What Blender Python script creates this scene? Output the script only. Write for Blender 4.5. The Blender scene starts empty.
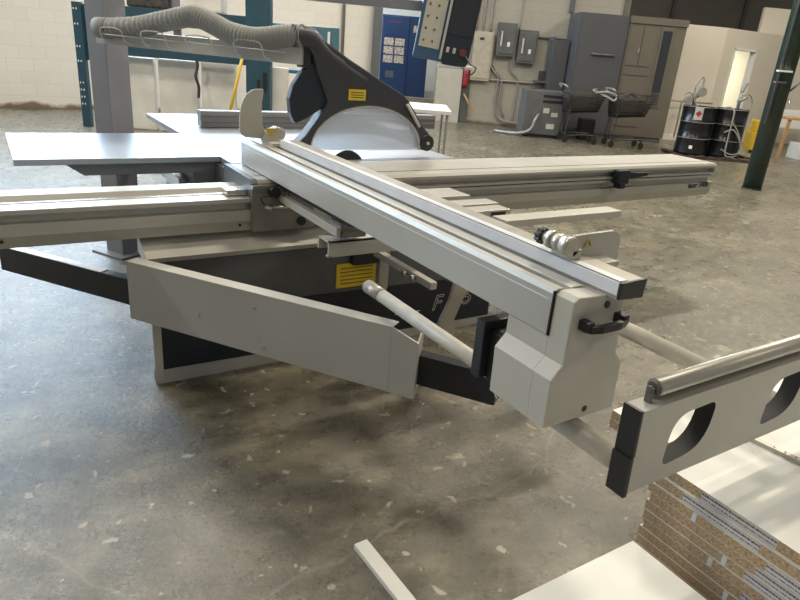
import bpy, bmesh, math, random
from mathutils import Vector, Matrix
random.seed(7)
scn = bpy.context.scene
COL = scn.collection
PI = math.pi
PHI = math.radians(-31.6)
cP, sP = math.cos(PHI), math.sin(PHI)

def W(s, t, z=0.0):                     # hall frame: s along the back wall, t away from it
    return Vector((s*cP - t*sP, s*sP + t*cP, z))

# ------------------------------------------------------------------ materials
def mat(name, col, rough=.5, metal=0.0, noise=None, scale=8, bump=0.0, spec=None, coat=0.0, emit=None, estr=1.0):
    m = bpy.data.materials.new(name); m.use_nodes = True
    nt = m.node_tree; b = nt.nodes['Principled BSDF']
    b.inputs['Base Color'].default_value = (*col, 1)
    b.inputs['Roughness'].default_value = rough
    b.inputs['Metallic'].default_value = metal
    if spec is not None: b.inputs['Specular IOR Level'].default_value = spec
    if coat: b.inputs['Coat Weight'].default_value = coat
    if emit:
        b.inputs['Emission Color'].default_value = (*emit, 1)
        b.inputs['Emission Strength'].default_value = estr
    if noise or bump:
        tc = nt.nodes.new('ShaderNodeTexCoord'); nz = nt.nodes.new('ShaderNodeTexNoise')
        nz.inputs['Scale'].default_value = scale; nz.inputs['Detail'].default_value = 6
        nt.links.new(tc.outputs['Object'], nz.inputs['Vector'])
        if noise:
            r = nt.nodes.new('ShaderNodeValToRGB')
            r.color_ramp.elements[0].position = .35; r.color_ramp.elements[1].position = .68
            r.color_ramp.elements[0].color = (*[c*(1-noise) for c in col], 1)
            r.color_ramp.elements[1].color = (*[min(1, c*(1+noise*.6)) for c in col], 1)
            nt.links.new(nz.outputs['Fac'], r.inputs['Fac']); nt.links.new(r.outputs['Color'], b.inputs['Base Color'])
        if bump:
            bp = nt.nodes.new('ShaderNodeBump'); bp.inputs['Strength'].default_value = bump
            nt.links.new(nz.outputs['Fac'], bp.inputs['Height']); nt.links.new(bp.outputs['Normal'], b.inputs['Normal'])
    return m

M = {}
M['paint'] = mat('paint_beige', (.47, .45, .395), .42, noise=.06, scale=5)
M['paintgrey'] = mat('paint_arm_grey', (.41, .41, .39), .45, noise=.05, scale=4)
M['alu'] = mat('aluminium_satin', (.48, .465, .42), .40, .30, noise=.06, scale=3)
M['aludark'] = mat('aluminium_groove', (.16, .155, .14), .45, .5)
M['tabletop'] = mat('cast_table_top', (.42, .45, .50), .34, .65, noise=.05, scale=3)
M['satin'] = mat('satin_steel', (.50, .475, .41), .36, .6)
M['chrome'] = mat('chrome_steel', (.62, .61, .57), .25, .9)
M['consoleblack'] = mat('console_black', (.022, .03, .042), .35)
M['black'] = mat('black_plastic', (.012, .012, .013), .45)
M['blackmetal'] = mat('black_steel', (.015, .017, .022), .35, noise=.3, scale=9)
M['cutout'] = mat('matte_cutout', (.02, .019, .018), .75)
M['endgrey'] = mat('cast_end_grey', (.23, .225, .20), .4, .3, noise=.15, scale=10)
M['navy'] = mat('navy_panel', (.009, .014, .024), .4)
M['charcoal'] = mat('charcoal_hood', (.040, .043, .052), .45, noise=.1, scale=10)
M['midgrey'] = mat('body_grey', (.115, .12, .125), .45, noise=.08)
M['postgrey'] = mat('post_grey', (.20, .205, .225), .5, noise=.08, scale=6)
M['hose'] = mat('grey_hose', (.25, .25, .235), .6)
M['yellow'] = mat('yellow_label', (.75, .55, .03), .5)
M['white'] = mat('white_paint', (.72, .72, .70), .4)
M['tape'] = mat('white_tape', (.68, .69, .72), .35, noise=.06, scale=12)
M['fencetop'] = mat('fence_top', (.36, .335, .29), .45, .2, noise=.15, scale=14)
M['rod'] = mat('cream_tube', (.52, .49, .42), .4, noise=.12, scale=16)
M['rust'] = mat('rusty_channel', (.05, .03, .02), .7, noise=.5, scale=30)
M['blue'] = mat('rack_blue', (.018, .060, .090), .45, noise=.12)
M['teal'] = mat('teal_steel', (.06, .15, .19), .5, noise=.1)
M['vend'] = mat('vending_blue', (.010, .035, .105), .35)
M['panelblue'] = mat('console_blue', (.055, .12, .20), .4)
M['plastic'] = mat('plastic_sheet', (.66, .64, .59), .4, noise=.12, scale=3, bump=.3)
M['elec'] = mat('electrical_grey', (.10, .105, .11), .5, noise=.15)
M['elecwhite'] = mat('cream_box', (.42, .38, .31), .5, noise=.12)
M['cabgrey'] = mat('cabinet_grey', (.072, .075, .082), .5, noise=.08, scale=2)
M['taupe'] = mat('cabinet_taupe', (.128, .116, .092), .5, noise=.08, scale=2)
M['conduit'] = mat('conduit', (.30, .29, .27), .4, .3)
M['drum'] = mat('drum_black', (.008, .009, .011), .25)
M['green'] = mat('column_green', (.022, .042, .034), .3, noise=.25, scale=8)
M['yellowplastic'] = mat('yellow_bucket', (.55, .36, .02), .4)
M['wood'] = mat('pine', (.45, .28, .12), .5, noise=.15)
M['red'] = mat('red_paint', (.30, .02, .03), .35)
M['stopred'] = mat('stop_red', (.16, .035, .025), .5)
M['laminate'] = mat('white_laminate', (.80, .79, .73), .55)
M['screen'] = mat('dark_screen', (.03, .032, .04), .12)
M['keypad'] = mat('keypad_cream', (.55, .52, .42), .5)
M['concrete_slab'] = mat('slab', (.30, .28, .24), .6, noise=.1)
M['office'] = mat('office_wall', (.62, .58, .50), .6, noise=.04, scale=1)
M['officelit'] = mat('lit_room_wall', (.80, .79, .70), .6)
M['darkwall'] = mat('dark_upper_wall', (.19, .175, .155), .7, noise=.15, scale=1)
M['ceil'] = mat('ceiling_deck', (.40, .39, .36), .8)
M['mix'] = mat('snack_front', (.6, .5, .4), .4, noise=.8, scale=30)
M['pale'] = mat('pale_plastic', (.50, .50, .46), .4)
M['warn'] = mat('warning_yellow', (.55, .38, .05), .5)
M['cart'] = mat('cart_wire', (.07, .065, .06), .4, .6)
M['clutter'] = mat('clutter_dark', (.05, .045, .04), .6, noise=.6, scale=15)

def glass(name, col, rough, alpha):
    m = bpy.data.materials.new(name); m.use_nodes = True; nt = m.node_tree; n = nt.nodes
    b = n['Principled BSDF']; b.inputs['Base Color'].default_value = (*col, 1); b.inputs['Roughness'].default_value = rough
    b.inputs['Alpha'].default_value = alpha
    return m
M['dome'] = glass('clear_guard', (.66, .70, .76), .3, .42)

def particle():
    m = bpy.data.materials.new('particleboard'); m.use_nodes = True; nt = m.node_tree; b = nt.nodes['Principled BSDF']
    tc = nt.nodes.new('ShaderNodeTexCoord'); nz = nt.nodes.new('ShaderNodeTexNoise'); nz.inputs['Scale'].default_value = 260
    nz.inputs['Detail'].default_value = 3
    mp = nt.nodes.new('ShaderNodeMapping'); mp.inputs['Scale'].default_value = (1, .45, 1.6)
    r = nt.nodes.new('ShaderNodeValToRGB'); e = r.color_ramp.elements
    e[0].position = .36; e[0].color = (.24, .155, .085, 1); e[1].position = .66; e[1].color = (.66, .49, .31, 1)
    nt.links.new(tc.outputs['Object'], mp.inputs['Vector']); nt.links.new(mp.outputs[0], nz.inputs['Vector'])
    nt.links.new(nz.outputs['Fac'], r.inputs['Fac']); nt.links.new(r.outputs['Color'], b.inputs['Base Color'])
    b.inputs['Roughness'].default_value = .8
    return m
M['particle'] = particle()

def paper():
    m = bpy.data.materials.new('printed_paper_label'); m.use_nodes = True; nt = m.node_tree; b = nt.nodes['Principled BSDF']; N = nt.nodes.new; L = nt.links.new
    tc = N('ShaderNodeTexCoord'); sep = N('ShaderNodeSeparateXYZ'); L(tc.outputs['Object'], sep.inputs[0])
    def math_(op, a, b_, c=None):
        x = N('ShaderNodeMath'); x.operation = op
        for i, v in enumerate((a, b_, c)):
            if v is None: continue
            if isinstance(v, float): x.inputs[i].default_value = v
            else: L(v, x.inputs[i])
        return x.outputs[0]
    def line(z, h, sc, thr, off):
        nz = N('ShaderNodeTexNoise'); nz.inputs['Scale'].default_value = 1.0; nz.inputs['Detail'].default_value = 2
        mp = N('ShaderNodeMapping'); mp.inputs['Scale'].default_value = (0, sc, 0); mp.inputs['Location'].default_value = (off, off, 0)
        L(tc.outputs['Object'], mp.inputs['Vector']); L(mp.outputs[0], nz.inputs['Vector'])
        return math_('MULTIPLY', math_('COMPARE', sep.outputs['Z'], z, h), math_('GREATER_THAN', nz.outputs['Fac'], thr))
    ink = math_('MAXIMUM', line(.0205, .0032, 420.0, .44, 1.0), line(.009, .0018, 260.0, .47, 7.0))
    mx = N('ShaderNodeMix'); mx.data_type = 'RGBA'; L(ink, mx.inputs[0]); mx.inputs[6].default_value = (.62, .585, .58, 1); mx.inputs[7].default_value = (.10, .10, .11, 1)
    L(mx.outputs[2], b.inputs['Base Color']); b.inputs['Roughness'].default_value = .6
    return m
M['paper'] = paper()

def floor_mat():
    m = bpy.data.materials.new('polished_concrete'); m.use_nodes = True; nt = m.node_tree; L = nt.links.new; N = nt.nodes.new
    b = nt.nodes['Principled BSDF']; tc = N('ShaderNodeTexCoord')
    def noise(sc, det, dist=0, rough=.6, mapsc=None):
        n = N('ShaderNodeTexNoise'); n.inputs['Scale'].default_value = sc; n.inputs['Detail'].default_value = det
        n.inputs['Distortion'].default_value = dist; n.inputs['Roughness'].default_value = rough
        if mapsc:
            mp = N('ShaderNodeMapping'); mp.inputs['Scale'].default_value = mapsc; mp.inputs['Rotation'].default_value = (0, 0, .5)
            L(tc.outputs['Object'], mp.inputs['Vector']); L(mp.outputs[0], n.inputs['Vector'])
        else: L(tc.outputs['Object'], n.inputs['Vector'])
        return n.outputs['Fac']
    def ramp(src, pts):
        r = N('ShaderNodeValToRGB'); cr = r.color_ramp
        while len(cr.elements) < len(pts): cr.elements.new(.5)
        for e, (p, c) in zip(cr.elements, pts): e.position = p; e.color = (*c, 1) if len(c) == 3 else c
        L(src, r.inputs['Fac']); return r.outputs['Color']
    def mix(f, a, c, mode='MIX'):
        x = N('ShaderNodeMix'); x.data_type = 'RGBA'; x.blend_type = mode
        if isinstance(f, float): x.inputs[0].default_value = f
        else: L(f, x.inputs[0])
        for s, v in ((6, a), (7, c)):
            if isinstance(v, tuple): x.inputs[s].default_value = (*v, 1)
            else: L(v, x.inputs[s])
        return x.outputs[2]
    base = ramp(noise(.8, 10, .4, .6), [(.32, (.098, .086, .059)), (.5, (.131, .117, .083)), (.68, (.185, .167, .122))])
    streak = ramp(noise(4.5, 14, 0, .76, (1, 1.5, 1)), [(.36, (.60, .60, .58)), (.51, (.98, .98, .97)), (.64, (1.65, 1.65, 1.62))])
    c = mix(1.0, base, streak, 'MULTIPLY')
    fine = ramp(noise(60, 6, 0, .8), [(.35, (.70, .70, .68)), (.64, (1.24, 1.23, 1.21))])
    c = mix(1.0, c, fine, 'MULTIPLY')
    yel = ramp(noise(1.6, 5, 1.0), [(.60, (0, 0, 0)), (.72, (.55, .55, .55))])
    c = mix(yel, c, (.21, .175, .105))
    # pale spalled patches
    patch = ramp(noise(3.4, 8, .8, .65), [(.655, (0, 0, 0)), (.675, (.7, .7, .7))])
    c = mix(patch, c, (.40, .355, .265))
    speck = ramp(noise(15, 3, .5, .5), [(.672, (0, 0, 0)), (.684, (.8, .8, .8))])
    c = mix(speck, c, (.46, .42, .34))
    # hairline cracks
    vo = N('ShaderNodeTexVoronoi'); vo.feature = 'DISTANCE_TO_EDGE'; vo.inputs['Scale'].default_value = .55
    w = N('ShaderNodeTexNoise'); w.inputs['Scale'].default_value = 3.0; w.inputs['Detail'].default_value = 6
    L(tc.outputs['Object'], w.inputs['Vector'])
    add = N('ShaderNodeMix'); add.data_type = 'VECTOR'; add.inputs[0].default_value = .16
    L(tc.outputs['Object'], add.inputs[4]); L(w.outputs['Color'], add.inputs[5]); L(add.outputs[1], vo.inputs['Vector'])
    cr = ramp(vo.outputs['Distance'], [(.0, (.35, .35, .35)), (.0025, (0, 0, 0))])
    c = mix(cr, c, (.36, .33, .27))
    L(c, b.inputs['Base Color'])
    rr = ramp(noise(9, 12, 0, .75), [(.38, (.20, .20, .20)), (.62, (.46, .46, .46))])
    L(rr, b.inputs['Roughness'])
    b.inputs['Specular IOR Level'].default_value = .8; b.inputs['Coat Weight'].default_value = .2; b.inputs['Coat Roughness'].default_value = .30
    bp = N('ShaderNodeBump'); bp.inputs['Strength'].default_value = .38; bp.inputs['Distance'].default_value = .02
    L(noise(34, 10, 0, .78), bp.inputs['Height']); L(bp.outputs['Normal'], b.inputs['Normal'])
    return m
M['floor'] = floor_mat()

def block_mat(name, base, mortar, dirt):
    m = bpy.data.materials.new(name); m.use_nodes = True; nt = m.node_tree; L = nt.links.new; N = nt.nodes.new
    b = nt.nodes['Principled BSDF']; tc = N('ShaderNodeTexCoord'); sp = N('ShaderNodeSeparateXYZ'); cb = N('ShaderNodeCombineXYZ')
    L(tc.outputs['Object'], sp.inputs[0]); L(sp.outputs['X'], cb.inputs['X']); L(sp.outputs['Z'], cb.inputs['Y'])
    br = N('ShaderNodeTexBrick'); br.inputs['Scale'].default_value = 1; br.inputs['Brick Width'].default_value = .4
    br.inputs['Row Height'].default_value = .2; br.inputs['Mortar Size'].default_value = .008; br.inputs['Mortar Smooth'].default_value = .6
    br.inputs['Color1'].default_value = (*base, 1); br.inputs['Color2'].default_value = (*[c*.96 for c in base], 1)
    br.inputs['Mortar'].default_value = (*mortar, 1)
    L(cb.outputs[0], br.inputs['Vector'])
    n = N('ShaderNodeTexNoise'); n.inputs['Scale'].default_value = 2.2; n.inputs['Detail'].default_value = 8; L(tc.outputs['Object'], n.inputs['Vector'])
    # grime and flaking along the foot of the wall
    mr = N('ShaderNodeMapRange'); mr.inputs['From Min'].default_value = .22; mr.inputs['From Max'].default_value = .0
    L(sp.outputs['Z'], mr.inputs['Value'])
    mul = N('ShaderNodeMath'); mul.operation = 'MULTIPLY'; L(mr.outputs[0], mul.inputs[0]); L(n.outputs['Fac'], mul.inputs[1])
    r = N('ShaderNodeValToRGB'); r.color_ramp.elements[0].position = .28; r.color_ramp.elements[1].position = .42
    L(mul.outputs[0], r.inputs['Fac'])
    x = N('ShaderNodeMix'); x.data_type = 'RGBA'; L(r.outputs['Color'], x.inputs[0]); L(br.outputs['Color'], x.inputs[6]); x.inputs[7].default_value = (*dirt, 1)
    L(x.outputs[2], b.inputs['Base Color']); b.inputs['Roughness'].default_value = .6
    bp = N('ShaderNodeBump'); bp.inputs['Strength'].default_value = .25; bp.inputs['Distance'].default_value = .01
    L(br.outputs['Fac'], bp.inputs['Height']); bp.invert = True; L(bp.outputs['Normal'], b.inputs['Normal'])
    return m
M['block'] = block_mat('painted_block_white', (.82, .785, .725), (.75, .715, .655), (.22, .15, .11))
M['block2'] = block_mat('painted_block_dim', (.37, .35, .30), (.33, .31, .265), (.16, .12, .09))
M['sky'] = mat('daylight_pane', (.8, .9, 1), .5, emit=(.62, .80, 1.0), estr=10.0)

# ------------------------------------------------------------------ mesh helpers
def NB(): return bmesh.new()

def box(bm, x0, x1, y0, y1, z0, z1, mi=0, bev=0.0):
    vs = [bm.verts.new((x, y, z)) for z in (z0, z1) for y in (y0, y1) for x in (x0, x1)]
    fs = []
    for f in ((0,2,3,1), (4,5,7,6), (0,1,5,4), (2,6,7,3), (0,4,6,2), (1,3,7,5)):
        fc = bm.faces.new([vs[i] for i in f]); fc.material_index = mi; fs.append(fc)
    if bev:
        ed = list({e for f in fs for e in f.edges})
        bmesh.ops.bevel(bm, geom=ed, offset=bev, segments=2, affect='EDGES', profile=.6)
    return bm

def prism(bm, pts, a0, a1, axis='y', mi=0, bev=0.0):
    """pts: polygon in the plane normal to axis. y: (x,z)  x: (y,z)  z: (x,y)"""
    def mk(p, a):
        return {'y': (p[0], a, p[1]), 'x': (a, p[0], p[1]), 'z': (p[0], p[1], a)}[axis]
    A = [bm.verts.new(mk(p, a0)) for p in pts]; B = [bm.verts.new(mk(p, a1)) for p in pts]
    n = len(pts); fs = [bm.faces.new(A), bm.faces.new(B[::-1])]
    for i in range(n): fs.append(bm.faces.new((A[i], B[i], B[(i+1) % n], A[(i+1) % n])))
    for f in fs: f.material_index = mi
    bmesh.ops.recalc_face_normals(bm, faces=fs)
    if bev:
        ed = list({e for f in fs[:2] for e in f.edges})
        bmesh.ops.bevel(bm, geom=ed, offset=bev, segments=2, affect='EDGES', profile=.6)
    return bm

def tube(bm, path, r, seg=14, mi=0, caps=True):
    path = [Vector(p) for p in path]; n = len(path)
    rs = r if isinstance(r, (list, tuple)) else [r]*n
    rings = []; up = None
    for i, p in enumerate(path):
        t = (path[min(i+1, n-1)] - path[max(i-1, 0)]).normalized()
        if up is None:
            up = Vector((0, 0, 1)) if abs(t.z) < .9 else Vector((1, 0, 0))
        a = t.cross(up).normalized(); b = a.cross(t).normalized(); up = b
        rings.append([bm.verts.new(p + a*math.cos(2*PI*k/seg)*rs[i] + b*math.sin(2*PI*k/seg)*rs[i]) for k in range(seg)])
    for i in range(n-1):
        for k in range(seg):
            f = bm.faces.new((rings[i][k], rings[i][(k+1) % seg], rings[i+1][(k+1) % seg], rings[i+1][k])); f.material_index = mi; f.smooth = True
    if caps:
        for rg in (rings[0][::-1], rings[-1]):
            f = bm.faces.new(rg); f.material_index = mi
    return bm

def smoothpath(pts, n=8):
    P = [Vector(p) for p in pts]; out = []
    for i in range(len(P)-1):
        p0 = P[max(i-1, 0)]; p1 = P[i]; p2 = P[i+1]; p3 = P[min(i+2, len(P)-1)]
        for k in range(n):
            t = k/n
            out.append(.5*((2*p1) + (p2-p0)*t + (2*p0-5*p1+4*p2-p3)*t*t + (3*p1-p0-3*p2+p3)*t**3))
    out.append(P[-1]); return out

def lathe(bm, prof, seg=28, c=(0, 0, 0), mi=0):
    rings = [[bm.verts.new((c[0]+r*math.cos(2*PI*k/seg), c[1]+r*math.sin(2*PI*k/seg), c[2]+z)) for k in range(seg)] for r, z in prof]
    for i in range(len(prof)-1):
        for k in range(seg):
            f = bm.faces.new((rings[i][k], rings[i][(k+1) % seg], rings[i+1][(k+1) % seg], rings[i+1][k])); f.smooth = True; f.material_index = mi
    bm.faces.new(rings[0][::-1]).material_index = mi; bm.faces.new(rings[-1]).material_index = mi
    return bm

def disc(bm, c, r, d, axis='y', seg=20, mi=0):
    a = Vector(c); v = {'x': Vector((1,0,0)), 'y': Vector((0,1,0)), 'z': Vector((0,0,1))}[axis]
    return tube(bm, [a, a+v*d], r, seg, mi)

def root_world(o):
    m = o.matrix_basis.copy()
    while o.parent: o = o.parent; m = o.matrix_basis @ m
    return m

def obj(name, bm, m, parent=None, world=False, label=None):
    """one mesh object; world=True means the mesh was written in world coordinates"""
    ms = m if isinstance(m, (list, tuple)) else [m]
    if world and parent: bm.transform(root_world(parent).inverted())
    me = bpy.data.meshes.new(name); bm.to_mesh(me); bm.free()
    for k in ms: me.materials.append(M[k] if isinstance(k, str) else k)
    o = bpy.data.objects.new(name, me); COL.objects.link(o)
    if parent: o.parent = parent
    if label: o['label'] = label
    return o

def thing(name, label, cat, loc=(0,0,0), rz=0.0, group=None):
    o = bpy.data.objects.new(name, None); COL.objects.link(o); o.empty_display_size = .1
    o.location = loc; o.rotation_euler = (0, 0, rz); o['label'] = label; o['category'] = cat
    if group: o['group'] = group
    return o

def hall(name, label, cat, s, t, z=0.0, group=None, rz=0.0):
    return thing(name, label, cat, W(s, t, z), PHI+rz, group)

def tag(o, label, cat, group=None):
    o['label'] = label; o['category'] = cat
    if group: o['group'] = group
    return o

def copy_tree(o, parent=None):
    c = o.copy(); COL.objects.link(c)
    if parent: c.parent = parent
    for ch in list(o.children): copy_tree(ch, c)
    return c

def struct(name, bm, m, loc=None, rz=0.0, parent=None):
    o = obj(name, bm, m, parent)
    if loc is not None: o.location = loc; o.rotation_euler = (0, 0, rz)
    if not parent: o['kind'] = 'structure'
    return o

def text(name, s, size, m, parent, M4, outline=False, depth=.0005):
    cu = bpy.data.curves.new(name, 'FONT'); cu.body = s; cu.size = size
    if outline: cu.fill_mode = 'NONE'; cu.bevel_depth = .0014
    else: cu.extrude = depth
    tmp = bpy.data.objects.new(name, cu); COL.objects.link(tmp)
    dg = bpy.context.evaluated_depsgraph_get(); me = bpy.data.meshes.new_from_object(tmp.evaluated_get(dg))
    bpy.data.objects.remove(tmp)
    me.transform(root_world(parent).inverted() @ M4)
    me.materials.clear(); me.materials.append(M[m])
    o = bpy.data.objects.new(name, me); COL.objects.link(o); o.parent = parent
    return o

def frontM(x, y, z, shear=0.0):          # text standing upright, facing -Y
    m = Matrix(((1, shear, 0, x), (0, 0, -1, y), (0, 1, 0, z), (0, 0, 0, 1)))
    return m

# ------------------------------------------------------------------ setting
struct('floor', box(NB(), -14, 30, -10, 34, -.1, 0), 'floor')
struct('ceiling', box(NB(), -14, 30, -10, 34, 7.0, 7.2), 'ceil')
# back wall (parallel to the saw's sliding table)
b = NB(); box(b, -14, 7.45, 0, .25, 0, 2.45); box(b, -14, 7.45, 0, .25, 6.2, 7.0)
box(b, -14, -10.5, 0, .25, 2.45, 6.2)
box(b, 7.2, 7.45, 0, .25, 2.45, 6.2)
struct('wall_back', b, 'block', (0, 13.1, 0))
# high strip of daylight windows above the frame
for i in range(6):
    x0 = -10.5 + i*2.95; x1 = x0 + 2.95
    b = NB(); box(b, x0, x1, 0, .12, 2.45, 2.53); box(b, x0, x1, 0, .12, 6.12, 6.2)
    for x in (x0, (x0+x1)/2-.03, x1-.06): box(b, x, x+.06, 0, .12, 2.53, 6.12)
    box(b, x0, x1, 0, .10, 4.3, 4.36)
    w_ = struct('window_%d' % (i+1), b, 'white', (0, 13.12, 0))
    struct('window_pane', box(NB(), x0+.02, x1-.02, .06, .07, 2.5, 6.15), 'sky', parent=w_)
struct('trim_1', tube(NB(), [(6.6, 13.03, 1.0), (6.6, 13.03, 7)], .035), 'conduit')
# dark steel building column at the end of that wall
b = NB(); box(b, -.09, .09, -.02, 0, 0, 7); box(b, -.09, .09, .18, .2, 0, 7); box(b, -.012, .012, 0, .18, 0, 7)
struct('trim_2', b, 'midgrey', W(-.50, 14.8), PHI)
# hall behind with a raised slab
struct('wall_far', box(NB(), -6, 3.0, 0, .2, 0, 7), 'office', W(0, 20.0), PHI)
struct('trim_3', box(NB(), -4, 4.0, -1.5, 1.6, 0, .33), 'concrete_slab', W(0, 18.2), PHI)
# right part of the back wall
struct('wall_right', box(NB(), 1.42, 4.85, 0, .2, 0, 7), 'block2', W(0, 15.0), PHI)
struct('trim_4', box(NB(), .86, 1.42, -.15, .35, 0, 3.2), 'paint', W(0, 15.0), PHI)
for i, sx in enumerate((3.55, 4.72)):
    struct('trim_%d' % (5+i), box(NB(), sx, sx+.1, -.06, 0, 2.45, 7), ('elec', 'taupe')[i], W(0, 15.0), PHI)
# office partition
def office_wall(name, s0, t0, s1, t1, h, openings=(), m='office'):
    d = math.hypot(s1-s0, t1-t0); rz = math.atan2(t1-t0, s1-s0)
    b = NB(); x = 0
    for (a, c, hh) in openings:
        box(b, x, a, 0, .12, 0, h); box(b, a, c, 0, .12, hh, h); x = c
    box(b, x, d, 0, .12, 0, h)
    return struct(name, b, m, W(s0, t0), PHI+rz)
office_wall('wall_office_left', 6.02, 14.9, 7.05, 15.0, 2.42)
office_wall('wall_office_right', 7.05, 15.0, 9.2, 16.2, 2.42, [(.42, 1.15, 2.0)])
struct('baseboard_office', box(NB(), 0, 1.03, -.02, 0, 0, .12), 'white', W(6.02, 14.9), PHI+.097)
b = NB(); box(b, -.04, .0, -.02, .13, 0, 2.05); box(b, .73, .77, -.02, .13, 0, 2.05); box(b, -.04, .77, -.02, .13, 2.0, 2.05)
struct('door_1', b, 'white', W(7.05, 15.0)+W(.42*.873, .42*.487), PHI+.509)
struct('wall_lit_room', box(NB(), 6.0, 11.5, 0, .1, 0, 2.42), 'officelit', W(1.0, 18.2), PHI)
struct('wall_sink', box(NB(), 8.4, 13, 0, .1, 0, 3.0), 'office', W(0, 16.3), PHI)
struct('wall_upper', box(NB(), 4, 22, 0, .2, 0, 7), 'darkwall', W(0, 21.5), PHI)
for i, sx in enumerate((8.2, 10.4, 12.2)):
    struct('trim_%d' % (8+i), box(NB(), sx, sx+.1, -.12, 0, 0, 7), 'elec', W(0, 21.5), PHI)
# ------------------------------------------------------------------ the panel saw
SAW = thing('panel_saw', 'large beige sliding table panel saw with long crosscut fence and grey outrigger arm', 'panel saw', (1.4, 2.9, 0))
def part(name, bm, m, parent=None, label=None): return obj(name, bm, m, parent or SAW, True, label)

# machine body
b = NB()
prism(b, [(.58, 2.705), (2.30, 2.705), (2.30, 4.1), (.86, 4.1), (.64, 3.1)], .05, .575, 'z')
prism(b, [(.62, 2.86), (2.30, 2.86), (2.30, 4.1), (.90, 4.1)], .575, .66, 'z')
box(b, .98, 2.30, 3.13, 4.1, .655, .865)
body = part('machine_body', b, 'midgrey', label='dark grey steel saw cabinet')
b = NB(); prism(b, [(.495, .02), (.495, .60), (.53, .60), (.53, .02)], 2.672, 2.70, 'y')
part('corner_post', b, 'paint', body)
part('navy_panel', prism(NB(), [(.525, .07), (.525, .34), (2.05, .315), (2.40, .14), (2.40, .05), (2.2, .05)], 2.674, 2.70), 'navy', body, 'navy blue front panel')
part('front_panel', prism(NB(), [(.525, .34), (.525, .585), (1.75, .56), (2.05, .315)], 2.680, 2.70), 'midgrey', body)
part('skirting', box(NB(), .495, 2.42, 2.676, 2.72, .0, .068), 'paintgrey', body)
b = NB(); prism(b, [(2.668, .578), (2.664, .598), (2.83, .672), (2.84, .58)], .487, 1.42, 'x')
part('sloping_cover', b, 'paint', body, 'beige sloping cover strip above the front panel')
for (ch, x, z) in (('F', 1.975, .140), ('5', 2.185, .148)):
    text('logo_letter', ch, .128, 'white', body, frontM(x, 2.672, z, .28), True)
part('logo_line', box(NB(), 1.74, 1.90, 2.670, 2.674, .150, .153), 'white', body)
part('warning_label', box(NB(), 1.375, 1.60, 2.672, 2.680, .35, .475), 'yellow', body, 'yellow printed warning label')
for i in range(5):
    part('label_print', box(NB(), 1.395, 1.58, 2.670, 2.672, .37+i*.02, .373+i*.02), 'black', body)
part('switch_box', box(NB(), 1.445, 1.61, 2.63, 2.68, .475, .545, bev=.006), 'navy', body)
# cast saw table and extension
tb = part('saw_table', box(NB(), 1.0, 2.37, 3.115, 5.08, .865, .9, bev=.004), 'tabletop', label='cast iron saw table with bluish shine')
part('blade_slot', box(NB(), 1.30, 2.20, 3.137, 3.146, .899, .9012), 'black', tb)
bl = NB(); 
teeth = []
for k in range(49):
    a = PI*k/48; r = .112 if k % 2 else .107
    teeth.append((1.648+r*math.cos(a), .842+r*math.sin(a)))
prism(bl, teeth, 3.139, 3.144)
part('saw_blade', bl, 'blackmetal', tb)
ext = part('table_extension', box(NB(), .078, 1.0, 3.30, 4.10, .872, .9, bev=.003), 'tabletop', label='left hand flat table extension plate')
b = NB(); prism(b, [(.28, .8715), (.36, .815), (.98, .815), (.98, .8715)], 3.33, 3.36); box(b, .5, .56, 3.36, 4.05, .80, .8715)
part('extension_bracket', b, 'postgrey', ext)
part('support_box', box(NB(), .87, .985, 3.345, 3.6, .62, .863), 'postgrey')
part('support_rail', prism(NB(), [(.82, .70), (.86, .70), (.86, .76), (.82, .76)], 3.45, 4.6), 'chrome')
# rip fence on the far side of the table
M['fencegrey'] = mat('rip_fence_grey', (.24, .235, .23), .5, .1)
rf = NB(); box(rf, 1.19, 3.05, 4.33, 4.42, .905, 1.008, bev=.004); box(rf, 1.192, 3.04, 4.322, 4.331, .935, .940, 1); box(rf, 1.192, 3.04, 4.322, 4.331, .975, .978, 1)
part('rip_fence', rf, ('fencegrey', 'aludark'), label='grey aluminium rip fence bar on the far side of the table')
part('fence_carriage', box(NB(), 2.44, 2.60, 3.9, 4.33, .905, .96, bev=.01), 'alu')

# lower support beam of the sliding table: profile in (y,z)
prof = [(2.74, .668), (2.722, .717), (2.722, .763), (2.755, .766), (2.76, .795), (2.722, .800), (2.722, .818), (2.80, .822),
        (2.82, .812), (2.86, .812), (2.88, .838), (2.96, .842), (2.965, .72), (2.96, .668)]
lb = part('support_beam', prism(NB(), prof, -.9, 4.41, 'x'), 'alu', label='long aluminium beam carrying the sliding table')
for x in (-.01, .905): part('bolt', disc(NB(), (x, 2.719, .70), .006, .005), 'black', lb)
b = NB(); box(b, -.9, .93, 2.82, 2.86, .813, .822); part('guide_rail', b, 'chrome', lb)
text('beam_lettering', 'laser 3400', .055, 'black', lb, frontM(4.135, 2.719, .732, .1), False, .0008)
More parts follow.
